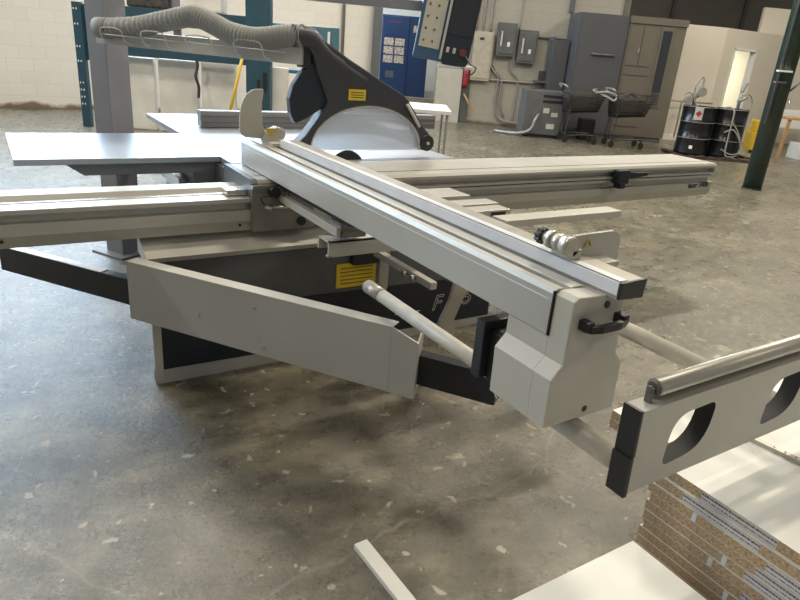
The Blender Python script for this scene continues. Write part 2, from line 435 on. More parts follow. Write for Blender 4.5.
# sliding carriage
cpro = [(2.735, .822), (2.712, .826), (2.712, .838), (2.75, .842), (2.75, .868), (2.712, .872), (2.712, .8865), (2.722, .9), (3.095, .9), (3.105, .885), (3.105, .83), (2.97, .822)]
car = part('sliding_carriage', prism(NB(), cpro, .985, 4.385, 'x'), 'alu', label='long aluminium sliding carriage')
part('top_slot', box(NB(), 1.0, 4.38, 2.80, 2.812, .8985, .9008), 'aludark', car)
b = NB(); prism(b, [(2.715, .822), (2.715, .885), (2.73, .902), (3.1, .902), (3.1, .66), (2.97, .66)], .955, .985, 'x')
part('end_cap', b, 'midgrey', car)
part('end_cap', prism(NB(), [(2.712, .822), (2.712, .885), (2.725, .9005), (3.1, .9005), (3.1, .822)], 4.385, 4.40, 'x'), 'paint', car)
b = NB(); box(b, .955, 1.255, 2.700, 2.72, .668, .845, bev=.003); box(b, .955, 1.10, 2.69, 2.715, .862, .880, bev=.003); box(b, .955, 1.10, 2.70, 2.715, .845, .862)
sp = part('carriage_end_plate', b, 'endgrey', car)
part('round_knob', disc(NB(), (1.05, 2.66, .852), .024, .04), 'navy', sp)
part('round_cap', disc(NB(), (1.19, 2.688, .706), .020, .015), 'navy', sp)
b = NB(); tube(b, smoothpath([(1.00, 2.68, .80), (.985, 2.66, .835), (1.03, 2.64, .84), (1.075, 2.62, .805), (1.10, 2.63, .85), (1.085, 2.64, .885), (1.05, 2.66, .885)]), .0028, 8)
part('cable', b, 'black', sp)
b = NB(); tube(b, [(1.005, 2.68, .787), (1.035, 2.66, .783)], .012, 10); tube(b, [(1.03, 2.67, .783), (1.13, 2.63, .795)], .009, 10); tube(b, [(1.09, 2.65, .79), (1.11, 2.64, .793)], .014, 10)
part('cable_fitting', b, 'chrome', sp)
b = NB(); prism(b, [(2.80, .78), (2.90, .78), (2.85, .845)], .950, .954, 'x'); part('warning_triangle', b, 'warn', car, 'yellow warning triangle')
part('guide_block', box(NB(), .86, .955, 2.76, 2.84, .825, .85, bev=.003), 'chrome', lb)
# edging shoe clamp
b = NB(); box(b, 3.31, 3.41, 2.655, 2.712, .80, .89, bev=.01); prism(b, [(3.40, .835), (3.40, .878), (3.50, .868), (3.60, .868), (3.60, .848), (3.50, .838)], 2.665, 2.70, bev=.004)
box(b, 3.32, 3.37, 2.645, 2.70, .775, .81, bev=.005)
part('clamp_handle', b, 'navy', car, 'black clamp handle on the carriage edge')
# crosscut beam (runs toward the camera) : profile in (x,z)
ap = [(1.04, .905), (1.04, 1.006), (1.046, 1.019), (1.066, 1.019), (1.066, 1.008), (1.088, 1.008), (1.088, 1.018), (1.128, 1.018), (1.128, 1.0), (1.142, 1.0), (1.142, 1.012),
      (1.20, 1.012), (1.20, .905)]
A = part('crosscut_beam', prism(NB(), ap, .945, 3.095, 'y'), 'alu', label='wide aluminium crosscut beam crossing the carriage')
part('groove_strip', box(NB(), 1.067, 1.087, 1.02, 2.9, 1.0085, 1.0095), 'black', A)
part('side_line', box(NB(), 1.0385, 1.041, .96, 3.05, .9895, .9915), 'white', A)
part('joint_line', box(NB(), 1.0375, 1.045, .944, .948, .905, 1.015), 'black', A)
part('under_rail', box(NB(), 1.075, 1.18, 2.0, 2.68, .872, .905), 'blackmetal', A)
b = NB(); box(b, 1.072, 1.10, 2.10, 2.68, .808, .842, bev=.002)
part('square_tube', b, 'paint', A, 'small beige square tube below the beam')
b = NB(); box(b, 1.09, 1.2, 2.10, 2.18, .80, .86); tube(b, [(1.09, 2.11, .83), (1.2, 2.11, .83)], .012, 10)
part('tube_bracket', b, 'aludark', A)
b = NB()
box(b, 1.055, 1.50, 2.125, 2.135, .718, .782, bev=.001); box(b, 1.055, 1.50, 2.125, 2.225, .774, .782, bev=.001); box(b, 1.055, 1.5, 2.215, 2.225, .73, .782); box(b, 1.055, 1.07, 2.125, 2.15, .718, .724)
part('cross_channel', b, 'paint', label='open beige steel channel under the crosscut beam')
# end casting
cap = NB()
prism(cap, [(1.042, .853), (1.042, 1.008), (1.056, 1.018), (1.165, 1.012), (1.21, .992), (1.222, .853), (1.250, .822), (1.256, .692), (1.016, .692), (1.012, .820)], .885, .944, 'y', bev=.004)
prism(cap, [(1.0425, .853), (1.0425, .903), (1.221, .903), (1.221, .853), (1.249, .822), (1.255, .6925), (1.0165, .6925), (1.0125, .820)], .943, 1.085, 'y', bev=.002)
E_ = part('end_casting', cap, 'paint', label='beige cast end cap of the crosscut beam')
part('plug_hole', disc(NB(), (1.150, .882, .990), .0085, .005), 'black', E_)
part('plug_hole', disc(NB(), (1.148, .884, .715), .0085, .005), 'black', E_)
b = NB(); box(b, 1.066, 1.088, .856, .886, .942, .966, bev=.003); box(b, 1.182, 1.204, .856, .886, .942, .966, bev=.003)
prism(b, [(1.066, .872), (1.076, .852), (1.105, .844), (1.165, .844), (1.192, .852), (1.204, .872), (1.190, .872), (1.184, .864), (1.162, .858), (1.108, .858), (1.086, .864), (1.080, .872)], .940, .958, 'z', bev=.002)
part('grab_handle', b, 'black', E_, 'black plastic grab handle')
# crosscut fence with end cap, tape and flip stops
F = part('crosscut_fence', prism(NB(), [(1.144, 1.012), (1.144, 1.05), (1.152, 1.054), (1.222, 1.054), (1.224, 1.012)], .857, 2.85, 'y', bev=.001), 'fencetop', label='crosscut fence rail')
part('front_face', box(NB(), 1.1405, 1.1445, .858, 2.85, 1.022, 1.0525), 'tape', F, 'white faced strip of the fence')
part('scale_tape', box(NB(), 1.146, 1.17, .86, 2.85, 1.0545, 1.0555), 'tape', F, 'pale measuring tape')
part('end_plate', prism(NB(), [(1.142, 1.014), (1.142, 1.053), (1.226, 1.056), (1.222, 1.010)], .849, .858, 'y', bev=.002), 'black', F, 'black plastic end plate')
def flip_stop_far():
    r = part('flip_stop', prism(NB(), [(1.003, 1.075), (1.012, 1.055), (1.03, 1.043), (1.115, 1.035), (1.13, 1.06), (1.114, 1.10), (1.112, 1.20), (1.120, 1.245), (1.118, 1.262), (1.085, 1.262), (1.062, 1.256), (1.040, 1.240), (1.022, 1.215), (1.010, 1.18), (1.004, 1.13)], 3.0, 3.012, 'y', bev=.003), 'paint', F, 'beige rounded flip stop raised at the far end')
    b = NB(); prism(b, [(1.10, 1.03), (1.135, 1.085), (1.165, 1.10), (1.20, 1.09), (1.205, 1.06), (1.19, 1.028)], 2.93, 2.995, 'y', bev=.008)
    box(b, 1.11, 1.22, 2.86, 3.0, 1.018, 1.034)
    obj('pivot_block', b, 'paint', r)
    bpy.data.objects[-1] if False else None
    b = NB(); prism(b, [(1.10, 1.095), (1.155, 1.095), (1.125, 1.055)], 2.924, 2.930, 'y')
    obj('warning_sticker', b, 'warn', r)
    for ch in r.children: ch.data.transform(Matrix.Translation(-SAW.location))
    return r
flip_stop_far()
b = NB(); disc(b, (1.146, 1.010, 1.088), .023, .03); disc(b, (1.146, 1.040, 1.088), .021, .03); disc(b, (1.146, 1.070, 1.088), .023, .018); disc(b, (1.146, 1.088, 1.088), .013, .02)
box(b, 1.147, 1.18, 1.01, 1.08, 1.0555, 1.08, bev=.003)
st = part('measuring_stop', b, 'satin', F, 'round metal measuring stop near the end of the fence')
kn = NB()
pts = []
for k in range(32):
    a = 2*PI*k/32; r = .021 + (.004 if (k//2) % 2 else 0); pts.append((1.146+r*math.cos(a)*.85, 1.088+r*math.sin(a)*.85))
prism(kn, pts, 1.107, 1.127, 'y', bev=.003); part('star_knob', kn, 'black', st, 'black star knob')
b = NB(); prism(b, [(1.175, 1.055), (1.175, 1.090), (1.19, 1.104), (1.325, 1.106), (1.342, 1.101), (1.353, 1.089), (1.358, 1.072), (1.36, 1.01), (1.345, .99), (1.23, .99), (1.226, 1.055)], 1.045, 1.055, 'y', bev=.002)
box(b, 1.21, 1.30, .99, 1.05, 1.03, 1.045, bev=.004)
fs = part('flip_stop', b, 'paint', F, 'beige flip stop plate behind the measuring stop')
b = NB(); tube(b, [(1.222, 1.043, 1.072), (1.233, 1.043, 1.093), (1.244, 1.043, 1.075)], .0022, 6); part('warning_mark', b, 'warn', fs)
# outrigger: two round tubes, clamp box, plate with holes, roller
OUT = part('outrigger_frame', None or prism(NB(), [(1.74, .845), (1.74, .875), (2.44, .875), (2.44, .845)], 1.905, 1.995, 'y', bev=.003), 'paint', label='beige cross beam of the outrigger table')
b = NB(); tube(b, [(1.135, 1.90, .655), (1.135, .98, .655)], .024, 20); part('round_tube', b, 'rod', OUT)
b = NB(); tube(b, [(1.135, 1.945, .655), (1.135, 1.84, .655)], .0255, 20); part('tube_sleeve', b, 'alu', OUT)
b = NB(); tube(b, [(1.135, 1.0, .655), (1.135, .735, .655)], .029, 20); box(b, 1.1, 1.17, 1.0, 1.08, .65, .695); part('tube_sleeve', b, 'rod', OUT)
b = NB(); tube(b, [(1.80, 2.6, .645), (1.80, .735, .645)], .028, 20); part('round_tube', b, 'rod', OUT)
b = NB(); box(b, 1.060, 1.26, 1.185, 1.22, .665, .835, bev=.003); part('clamp_plate', b, 'blackmetal', OUT, 'black clamp plate')
b = NB(); box(b, 1.085, 1.24, 1.09, 1.185, .655, .812, bev=.008); cb_ = part('clamp_box', b, 'black', OUT, 'black clamp housing')
b = NB(); tube(b, smoothpath([(1.075, 1.13, .74), (1.05, 1.11, .70), (1.06, 1.10, .65), (1.10, 1.12, .64)]), .003, 8); part('cable', b, 'chrome', cb_)
# the plate: box section with see-through oval holes
def holed_plate():
    me = bpy.data.meshes.new('outer_rail')
    cu = bpy.data.curves.new('tmp', 'CURVE'); cu.dimensions = '2D'; cu.fill_mode = 'BOTH'; cu.extrude = .0225
    def loop(pts):
        s = cu.splines.new('POLY'); s.points.add(len(pts)-1); s.use_cyclic_u = True
        for p, q in zip(s.points, pts): p.co = (q[0], q[1], 0, 1)
    loop([(1.095, .615), (1.085, .825), (1.09, .83), (3.3, .83), (3.3, .615)])
    def hole(x):
        # skewed rectangle: two wide corner radii, two tight ones
        c = [((x-.006, .656), .024), ((x+.002, .787), .058), ((x+.156, .792), .026), ((x+.150, .668), .080)]
        out = []
        for i, (q, rr) in enumerate(c):
            q = Vector(q); a_ = (Vector(c[i-1][0])-q).normalized(); b_ = (Vector(c[(i+1) % 4][0])-q).normalized()
            s_, e_ = q+a_*rr, q+b_*rr
            for k in range(9):
                t = k/8; w = s_.lerp(q, t).lerp(q.lerp(e_, t), t); out.append((w.x, w.y))
        loop(out)
    for i in range(5): hole(1.210 + i*.398)
    tmp = bpy.data.objects.new('tmp', cu); COL.objects.link(tmp)
    dg = bpy.context.evaluated_depsgraph_get(); me = bpy.data.meshes.new_from_object(tmp.evaluated_get(dg)); me.name = 'outer_rail'
    bpy.data.objects.remove(tmp)
    me.transform(Matrix(((1,0,0,0), (0,0,-1,.7125), (0,1,0,0), (0,0,0,1))))
    me.transform(root_world(SAW).inverted())
    me.materials.clear(); me.materials.append(M['paint']); me.materials.append(M['cutout'])
    for p in me.polygons:
        p.material_index = 0
        if abs(p.normal.y) < .3:
            c = p.center + Vector(SAW.location)
            if 1.15 < c.x < 3.25 and .63 < c.z < .81: p.material_index = 1
    o = bpy.data.objects.new('outer_rail', me); COL.objects.link(o); o.parent = OUT
    o['label'] = 'beige outrigger rail with rounded cutouts'
    return o
rail = holed_plate()
b = NB(); prism(b, [(1.096, .715), (1.088, .832), (1.080, .832), (1.085, .715)], .688, .737, 'y', bev=.002); prism(b, [(1.099, .610), (1.092, .714), (1.081, .714), (1.087, .610)], .687, .738, 'y', bev=.002)
part('rubber_end_cap', b, 'black', rail, 'black rubber end cap')
b = NB(); tube(b, [(1.145, .715, .863), (3.3, .715, .863)], .0205, 24); part('roller', b, 'satin', rail, 'long metal support roller')
b = NB(); tube(b, [(1.138, .715, .863), (1.147, .715, .863)], .015, 16); tube(b, [(1.125, .715, .863), (1.14, .715, .863)], .007, 10); box(b, 1.128, 1.134, .706, .724, .83, .868, bev=.002)
part('roller_axle', b, 'aludark', rail)
part('roller_bed', box(NB(), 1.15, 3.3, .727, .734, .829, .850), 'alu', rail)
# parallelogram support tubes under the beam
b = NB(); box(b, 1.37, 1.40, 1.87, 2.32, .635, .665, bev=.003)
sup = part('support_tube', b, 'paint', label='beige square support tube below the crosscut beam')
for y in (1.98, 2.04): part('bolt', disc(NB(), (1.345, y, .65), .012, .02, 'x'), 'chrome', sup)
b = NB(); prism(b, [(1.40, .48), (1.40, .70), (1.445, .70), (1.445, .48), (1.43, .46)], 2.30, 2.312, 'y', bev=.003); part('bracket_plate', b, 'paint', sup)
b = NB(); prism(b, [(1.80, .62), (1.815, .47), (1.795, .37), (1.75, .275), (1.735, .18), (1.76, .12), (1.83, .15), (1.85, .20), (1.835, .27), (1.865, .345), (1.905, .44), (1.935, .62)], 2.28, 2.30, 'y', bev=.003)
part('curved_bracket', b, 'paint', label='beige curved sheet metal bracket in front of the cabinet')
# swing arm: grey cover plate and black inner box
d = Vector((.75, -1.06, 0)).normalized(); nrm = Vector((d.y, -d.x, 0))      # nrm points toward the camera side
def armprism(p0, L0, L1, off0, off1, zfun, bev=.0, mi=0, bm=None):
    bm = bm or NB()
    vs = []
    for l in (L0, L1):
        z0, z1 = zfun(l)
        for o in (off0, off1):
            for z in (z0, z1):
                q = Vector(p0) + d*l + nrm*o; vs.append(bm.verts.new((q.x, q.y, z)))
    fs = [bm.faces.new([vs[i] for i in f]) for f in ((0,1,3,2), (4,6,7,5), (0,4,5,1), (2,3,7,6), (1,5,7,3), (0,2,6,4))]
    bmesh.ops.recalc_face_normals(bm, faces=fs)
    if bev: bmesh.ops.bevel(bm, geom=list({e for f in fs for e in f.edges}), offset=bev, segments=2, affect='EDGES')
    return bm
p0 = (.410, 2.655, 0)
L = 1.285
pl = armprism(p0, 0, L-.10, -.004, .004, lambda l: (.350, .603), .001)
# clipped far corner
bmx = pl
q = [Vector(p0)+d*(L-.10), Vector(p0)+d*L]
vsA = [(q[0], .350), (q[1], .350), (q[1], .565), (q[0], .603)]
for o in (1,):
    F1 = [bmx.verts.new((v.x+nrm.x*.004, v.y+nrm.y*.004, z)) for v, z in vsA]; F2 = [bmx.verts.new((v.x-nrm.x*.004, v.y-nrm.y*.004, z)) for v, z in vsA]
    ff = [bmx.faces.new(F1), bmx.faces.new(F2[::-1])] + [bmx.faces.new((F1[i], F2[i], F2[(i+1) % 4], F1[(i+1) % 4])) for i in range(4)]
    bmesh.ops.recalc_face_normals(bmx, faces=ff)
ARM = part('swing_arm', pl, 'paintgrey', label='large grey swing arm plate supporting the outrigger')
part('top_flange', armprism(p0, 0, L-.10, -.055, .004, lambda l: (.600, .604), .001), 'pale', ARM)
fl = NB()
a1 = Vector(p0)+d*L; a2 = Vector(p0)+d*(L-.02)-nrm*.10
vv = [(a1.x, a1.y, .352), (a1.x, a1.y, .565), (a2.x, a2.y, .585), (a2.x, a2.y, .352)]
V1 = [fl.verts.new(v) for v in vv]; V2 = [fl.verts.new((v[0]+d.x*-.006, v[1]+d.y*-.006, v[2])) for v in vv]
ff = [fl.faces.new(V1), fl.faces.new(V2[::-1])] + [fl.faces.new((V1[i], V2[i], V2[(i+1) % 4], V1[(i+1) % 4])) for i in range(4)]
bmesh.ops.recalc_face_normals(fl, faces=ff); part('end_flange', fl, 'paintgrey', ARM)
for l, z in ((.36, .455), (.62, .545), (.66, .385), (.64, .42)):
    q_ = Vector(p0)+d*l; b = NB(); tube(b, [(q_.x+nrm.x*.004, q_.y+nrm.y*.004, z), (q_.x+nrm.x*.009, q_.y+nrm.y*.009, z)], .0065 if l != .64 else .004, 12)
    part('rivet', b, 'chrome', ARM)
p1 = (-.03, 3.345, 0)
part('inner_arm', armprism(p1, 0, 2.38, -.05, 0, lambda l: (.385, .500), .002), 'blackmetal', ARM, 'black box section inner arm')
part('arm_highlight', armprism(p1, 0, .62, -.045, -.002, lambda l: (.500, .503)), 'tape', ARM, 'painted highlight on top of the black arm')  # white strip stands in for the bluish highlight on the arm's top
# blocks standing on the right of the fence
b = NB(); box(b, 1.45, 1.86, 2.30, 2.47, .85, .885, bev=.004); part('extension_block', b, 'alu', OUT)
b = NB(); box(b, 1.45, 1.90, 2.145, 2.235, .85, .885, bev=.004); box(b, 1.40, 1.89, 2.05, 2.135, .845, .88, bev=.004)
eb = part('extension_block', b, 'alu', OUT)
part('maker_badge', box(NB(), 1.78, 1.86, 2.046, 2.051, .855, .872, bev=.001), 'black', eb)
# ------------------------------------------------------------------ overhead guard
G = thing('blade_guard', 'charcoal overhead saw blade guard with clear dome on a grey post and boom', 'blade guard', (.70, 4.62, 0), 0)
def gp(name, bm, m, parent=None, label=None): return obj(name, bm, m, parent or G, True, label)
bd = Vector((.49, -.872, 0)).normalized(); ang = math.atan2(bd.y, bd.x)
pb = NB(); box(pb, -.0825, .0825, -.0825, .0825, 0, 2.05, bev=.004); box(pb, -.15, .15, -.15, .15, 0, .012)
pb.transform(Matrix.Translation((.715, 4.66, 0)) @ Matrix.Rotation(ang, 4, 'Z')); gp('post', pb, 'postgrey')
bb = NB(); box(bb, 0, 1.53, -.045, .045, 1.372, 1.455, bev=.003); bb.transform(Matrix.Translation((.665, 4.52, 0)) @ Matrix.Rotation(ang, 4, 'Z'))
boom = gp('boom', bb, 'alu', label='light grey horizontal boom')
hp = [(.68, 4.375, 1.463), (.80, 4.15, 1.485), (.90, 3.97, 1.522), (.99, 3.80, 1.555), (1.03, 3.73, 1.558), (1.085, 3.63, 1.527), (1.136, 3.54, 1.495), (1.204, 3.42, 1.478), (1.26, 3.33, 1.483), (1.32, 3.25, 1.50), (1.385, 3.17, 1.508)]
hp = [(x, y, z+.0) for x, y, z in hp]
sp_ = smoothpath(hp, 22); rs = [.048 + (.007 if i % 4 < 2 else 0) for i in range(len(sp_))]
gp('dust_hose', tube(NB(), sp_, rs, 20), 'hose', label='grey ribbed dust extraction hose')
gp('hose_collar', tube(NB(), [(.635, 4.445, 1.460), (.66, 4.41, 1.462), (.69, 4.36, 1.463)], .058, 20), 'hose')
# wire cable holder clipped along the boom
b = NB()
for k in range(4):
    s0 = .12 + k*.34
    def bp_(l, o, z): q = Vector((.665, 4.52, 0)) + bd*l + Vector((bd.y, -bd.x, 0))*o; return (q.x, q.y, z)
    tube(b, smoothpath([bp_(s0, .05, 1.39), bp_(s0+.02, .10, 1.40), bp_(s0+.02, .115, 1.46), bp_(s0+.18, .115, 1.46), bp_(s0+.20, .10, 1.40), bp_(s0+.20, .05, 1.385)], 4), .0035, 6)
    tube(b, [bp_(s0, .105, 1.43), bp_(s0+.34, .105, 1.425)], .003, 6)
gp('wire_cable_holder', b, 'pale')
gp('boom_clamp', box(NB(), 1.395, 1.43, 3.17, 3.26, 1.36, 1.46), 'black')
hood = [(1.385, 1.553), (1.437, 1.540), (1.493, 1.500), (1.639, 1.419), (1.827, 1.328), (1.994, 1.25), (2.031, 1.218), (2.084, 1.154), (2.134, 1.085), (2.179, 1.047), (2.212, 1.013), (2.217, .972), (2.185, .937)] + [(1.787+.352*math.cos(a), .945+.24*math.sin(a)) for a in [PI*(.02+k*.96/28) for k in range(29)]] + [(1.372, .966), (1.372, .993), (1.411, 1.029), (1.461, 1.091), (1.511, 1.163), (1.527, 1.199), (1.501, 1.264), (1.465, 1.341), (1.44, 1.421), (1.41, 1.457), (1.385, 1.458)]
hb = NB(); prism(hb, hood, 3.155, 3.245, 'y', bev=.010)
H = gp('hood', hb, 'charcoal', label='charcoal moulded hood')
gp('hose_spout', tube(NB(), smoothpath([(1.34, 3.195, 1.506), (1.39, 3.195, 1.506), (1.44, 3.195, 1.495), (1.50, 3.195, 1.44), (1.60, 3.195, 1.38), (1.74, 3.195, 1.31), (1.88, 3.195, 1.245)], 6), [.054]*13+[.052]*6+[.050]*6+[.046]*6+[.040]*5+[.03], 20), 'charcoal', H)
lobe = [(1.439+.0, 1.385), (1.385, 1.336), (1.342, 1.276), (1.322, 1.207), (1.330, 1.137), (1.350, 1.092), (1.362, 1.086), (1.42, 1.110), (1.55, 1.19), (1.55, 1.385)]
gp('side_cover', prism(NB(), lobe, 3.175, 3.225, 'y', bev=.008), 'navy', H, 'dark blue round side cover')
dome = [(1.787+.372*math.cos(a), .943+.255*math.sin(a)) for a in [PI*k/28 for k in range(29)]]
gp('clear_dome', prism(NB(), dome, 3.172, 3.176, 'y'), 'dome', H, 'clear plastic dome')
db = NB(); prism(db, dome, 3.224, 3.228, 'y'); gp('clear_dome', db, 'dome', H)
gp('dome_rim', tube(NB(), [(x, 3.168, z) for x, z in smoothpath3] if False else [(x, 3.168, z) for x, z in [(1.787+.350*math.cos(a), .945+.238*math.sin(a)) for a in [PI*k/28 for k in range(29)]]], .008, 8), 'pale', H)
gp('hood_label', box(NB(), 1.646, 1.748, 3.150, 3.155, 1.212, 1.268), 'yellow', H, 'yellow warning label on the hood')
for i in range(3): gp('label_print', box(NB(), 1.66, 1.735, 3.148, 3.150, 1.225+i*.013, 1.228+i*.013), 'black', H)
gp('lever', tube(NB(), [(2.01, 3.14, 1.20), (2.105, 3.14, 1.08)], .009, 10), 'pale', H)
gp('hinge_pin', disc(NB(), (2.175, 3.135, .985), .009, .02), 'pale', H)
gp('hinge_disc', disc(NB(), (2.175, 3.145, .985), .045, .11), 'black', H)
# ------------------------------------------------------------------ control console on its swing arm
CP = hall('control_console', 'blue control console with dark screen and red stop button hanging above the saw', 'control console', .28, 4.7, 1.42)
def tilt(bm):
    bm.transform(Matrix.Rotation(math.radians(7.0), 4, 'Y')); return bm
b = NB(); box(b, -.19, .01, -.03, .09, 0, .60, bev=.01); obj('housing', tilt(b), 'panelblue', CP)
b = NB(); box(b, -.165, -.025, -.036, -.03, .075, .58); kp = obj('keypad', tilt(b), 'keypad', CP, label='cream keypad with small dark icons')
b = NB()
for r in range(6):
    for c in range(2): box(b, -.145+c*.06, -.132+c*.06, -.040, -.036, .11+r*.075, .123+r*.075)
obj('key_icons', tilt(b), 'elec', kp)
b = NB(); prism(b, [(.0, .03), (.02, -.01), (.175, -.015), (.19, .03), (.19, .60), (.0, .60)], -.05, .07, 'y', bev=.006); sc = obj('screen_housing', tilt(b), 'consoleblack', CP, label='black screen housing')
obj('screen', tilt(box(NB(), .015, .175, -.056, -.05, .19, .56)), 'screen', sc)
obj('frame_strip', tilt(box(NB(), -.012, .004, -.054, -.048, .02, .6)), 'pale', CP)
for i, x in enumerate((.035, .08)): obj('push_button', tilt(box(NB(), x-.01, x+.01, -.062, -.05, .07, .105, bev=.003)), 'keypad' if i == 0 else 'pale', sc)
obj('stop_button', tilt(disc(NB(), (.14, -.085, .088), .024, .035)), 'stopred', sc, label='red emergency stop button')
obj('grip_bar', box(NB(), -.01, .235, -.05, .05, -.035, -.012, bev=.008), 'white', CP)
b = NB(); tube(b, smoothpath([(.17, -.05, .05), (.21, -.07, .0), (.25, -.06, -.02), (.23, -.04, -.06), (.18, -.03, -.07)], 5), .005, 8); obj('cable', b, 'elec', CP)
# swing arm back to the guard post
pa = W(.13, 4.75, 1.76); pq = Vector((.82, 4.66, 1.76))
b = NB(); dd = (pa-pq); Ln = dd.length; box(b, 0, Ln, -.035, .035, -.03, .03, bev=.004)
b.transform(Matrix.Translation(pq) @ Matrix.Rotation(math.atan2(dd.y, dd.x), 4, 'Z')); obj('swing_arm', b, 'postgrey', CP, True)

# ------------------------------------------------------------------ board stacks in front
ORD = ['topmost', 'second', 'third', 'fourth', 'fifth', 'sixth', 'seventh', 'eighth', 'ninth', 'tenth', 'eleventh', 'twelfth', 'thirteenth', 'fourteenth', 'fifteenth', 'sixteenth', 'seventeenth', 'eighteenth', 'nineteenth', 'lowest']
def board_bm(x0, x1, y0, y1, T=.025):
    bm = NB(); box(bm, x0, x1, y0, y1, .0008, T-.0008, 0); box(bm, x0, x1, y0, y1, T-.0008, T, 1); box(bm, x0, x1, y0, y1, 0, .0008, 1); return bm
T_ = .030
n = 17
src = None
for i in range(n):
    z = .4985 - T_*(i+1) + .0
    if z < 0: break
    dx = (0, -.010, -.016, -.014, -.013, -.015, -.013, -.014)[i] if i < 8 else -.014 + .002*random.random()
    dy = random.uniform(-.010, .010)
    if src is None: src = obj('particle_board', board_bm(0, 1.35, -1.15, 0, T_-.0006), ('particle', 'laminate')); o = src
    else: o = src.copy(); COL.objects.link(o)
    o.location = (1.447+dx, .835+dy, z)
    nm = ORD[i] if i < 15 else 'lowest'
    tag(o, 'white faced particleboard panel, %s %sin the tall stack under the outrigger rail' % (nm, '' if i in (0, 15) else 'from the top '), 'panel', 'particleboard panels in the tall stack')
z0 = z
# printed paper labels stuck on the raw edges (parts of the boards they sit on)
boards = [o for o in COL.objects if o.name.startswith('particle_board')]
def lab(i, ya, yb, m='paper', h=.0275):
    o = boards[i]; x = -.0008
    bm = NB(); box(bm, x-.0006, x, ya-o.location.y, yb-o.location.y, .002, h)
    c = obj('paper_label', bm, m, o); c['label'] = 'printed white paper label' if m == 'paper' else 'pale edge sticker'
for i, ya, yb in ((0, .50, .70), (1, .53, .74), (2, .37, .50), (3, .33, .52), (4, .34, .54), (5, .33, .48), (6, .39, .53), (7, .38, .53), (8, .38, .53), (9, .38, .52), (2, .2, .36), (5, .2, .32)): lab(i, ya, yb)
for i, y in ((0, .42), (2, .70), (4, .60), (5, .63), (7, .57)): lab(i, y-.012, y, 'tape')
# stack behind (seen through the cutouts)
src = None
for i in range(17):
    z = .4985 - T_*(i+1)
    if z < 0: break
    if src is None: src = obj('melamine_board', board_bm(0, 1.2, 0, .20, T_-.0006), ('particle', 'laminate')); o = src
    else: o = src.copy(); COL.objects.link(o)
    o.location = (1.545 if i < 2 else 1.93+random.uniform(-.004, .01), .885 if i < 2 else .885+random.uniform(0, .006), z)
    tag(o, 'narrow white panel, %s %sof the stack behind the outrigger rail' % (ORD[i], '' if i == 0 else 'from the top '), 'panel', 'narrow panels behind the outrigger')
# black hinge strip lying on the tall stack
b = NB(); box(b, 0, .5, -.009, .009, 0, .012, bev=.001)
for k in range(6): disc(b, (.08+k*.03, 0, .012), .003, .001, 'z', 8, 1)
o = obj('metal_rail', b, ('satin', 'black')); o.location = (1.80, .80, .4985-.0003); o.rotation_euler = (0, 0, math.radians(-82))
tag(o, 'thin drilled metal rail lying on the tall white panel stack', 'rail')
# low stack at the bottom edge
src = None
for i in range(11):
    z = .3027 - .0275*(i+1)
    if z < -.003: break
    if src is None: src = obj('melamine_board', board_bm(-1.0, 0, -1.0, 0, .0269), ('laminate', 'laminate')); o = src
    else: o = src.copy(); COL.objects.link(o)
    o.location = (1.345 if i == 0 else (1.375 if i < 3 else 1.37+random.uniform(-.01, .004)), .790 if i == 0 else .794-.004*(i % 2), max(z, 0))
    tag(o, 'wide white melamine panel, %s %sof the low stack at the bottom edge' % (ORD[i] if i < 9 else 'lowest', '' if i == 0 else 'from the top '), 'panel', 'wide white panels in the low stack')
b = NB(); box(b, -.0235, .0235, -.62, 0, 0, .019, bev=.001); box(b, -.0238, -.0232, -.62, 0, .008, .010, 1)
o = obj('edge_strip', b, ('laminate', 'pale')); o.location = (.842, 1.385, 0); o.rotation_euler = (0, 0, math.radians(2))
tag(o, 'narrow white laminated strip lying on the concrete floor in front', 'strip')
# ------------------------------------------------------------------ background, left: blue rack with wrapped sheets
RK = hall('pallet_rack', 'dark blue steel pallet rack along the pale block wall', 'rack', -4.6, 9.95)
def upr(x, y0, w=.1, h=1.75, top=True):
    bm = NB(); box(bm, x-w/2, x+w/2, y0, y0+.015, 0, h); box(bm, x-w/2, x-w/2+.012, y0, y0+.08, 0, h); box(bm, x+w/2-.012, x+w/2, y0, y0+.08, 0, h); return bm
b = NB(); box(b, -.07, .04, 0, .015, 0, 1.72); box(b, .04, .055, 0, .08, 0, 1.72); box(b, .055, .15, .07, .085, .95, 1.70)
u = obj('upright', b, 'blue', RK)
b = NB()
for k in range(14):
    if k in (4, 5, 7, 9, 10, 12): continue
    for x in (-.045, -.005): box(b, x-.008, x+.008, -.004, 0, .32+k*.1, .345+k*.1)
obj('punched_holes', b, 'white', u)
b = NB(); box(b, .2, 2.45, 0, .05, 1.50, 1.72, bev=.004); bm1 = obj('beam', b, 'blue', RK)
b = NB(); box(b, .2, 2.45, 0, .05, 1.06, 1.24, bev=.004); obj('beam', b, 'blue', RK)
b = NB(); box(b, 2.46, 2.80, -.35, -.15, 0, 2.6, bev=.006); obj('upright', b, 'blue', RK, label='wide dark blue upright')
b = NB(); box(b, 2.70, 2.76, -.36, -.35, .75, 1.0); box(b, 2.62, 2.66, -.36, -.35, .8, .9); obj('connector_plate', b, 'black', RK)
b = NB(); box(b, 1.32, 1.42, .1, .16, 1.2, 2.3); obj('upright', b, 'postgrey', RK, label='pale grey rear upright')
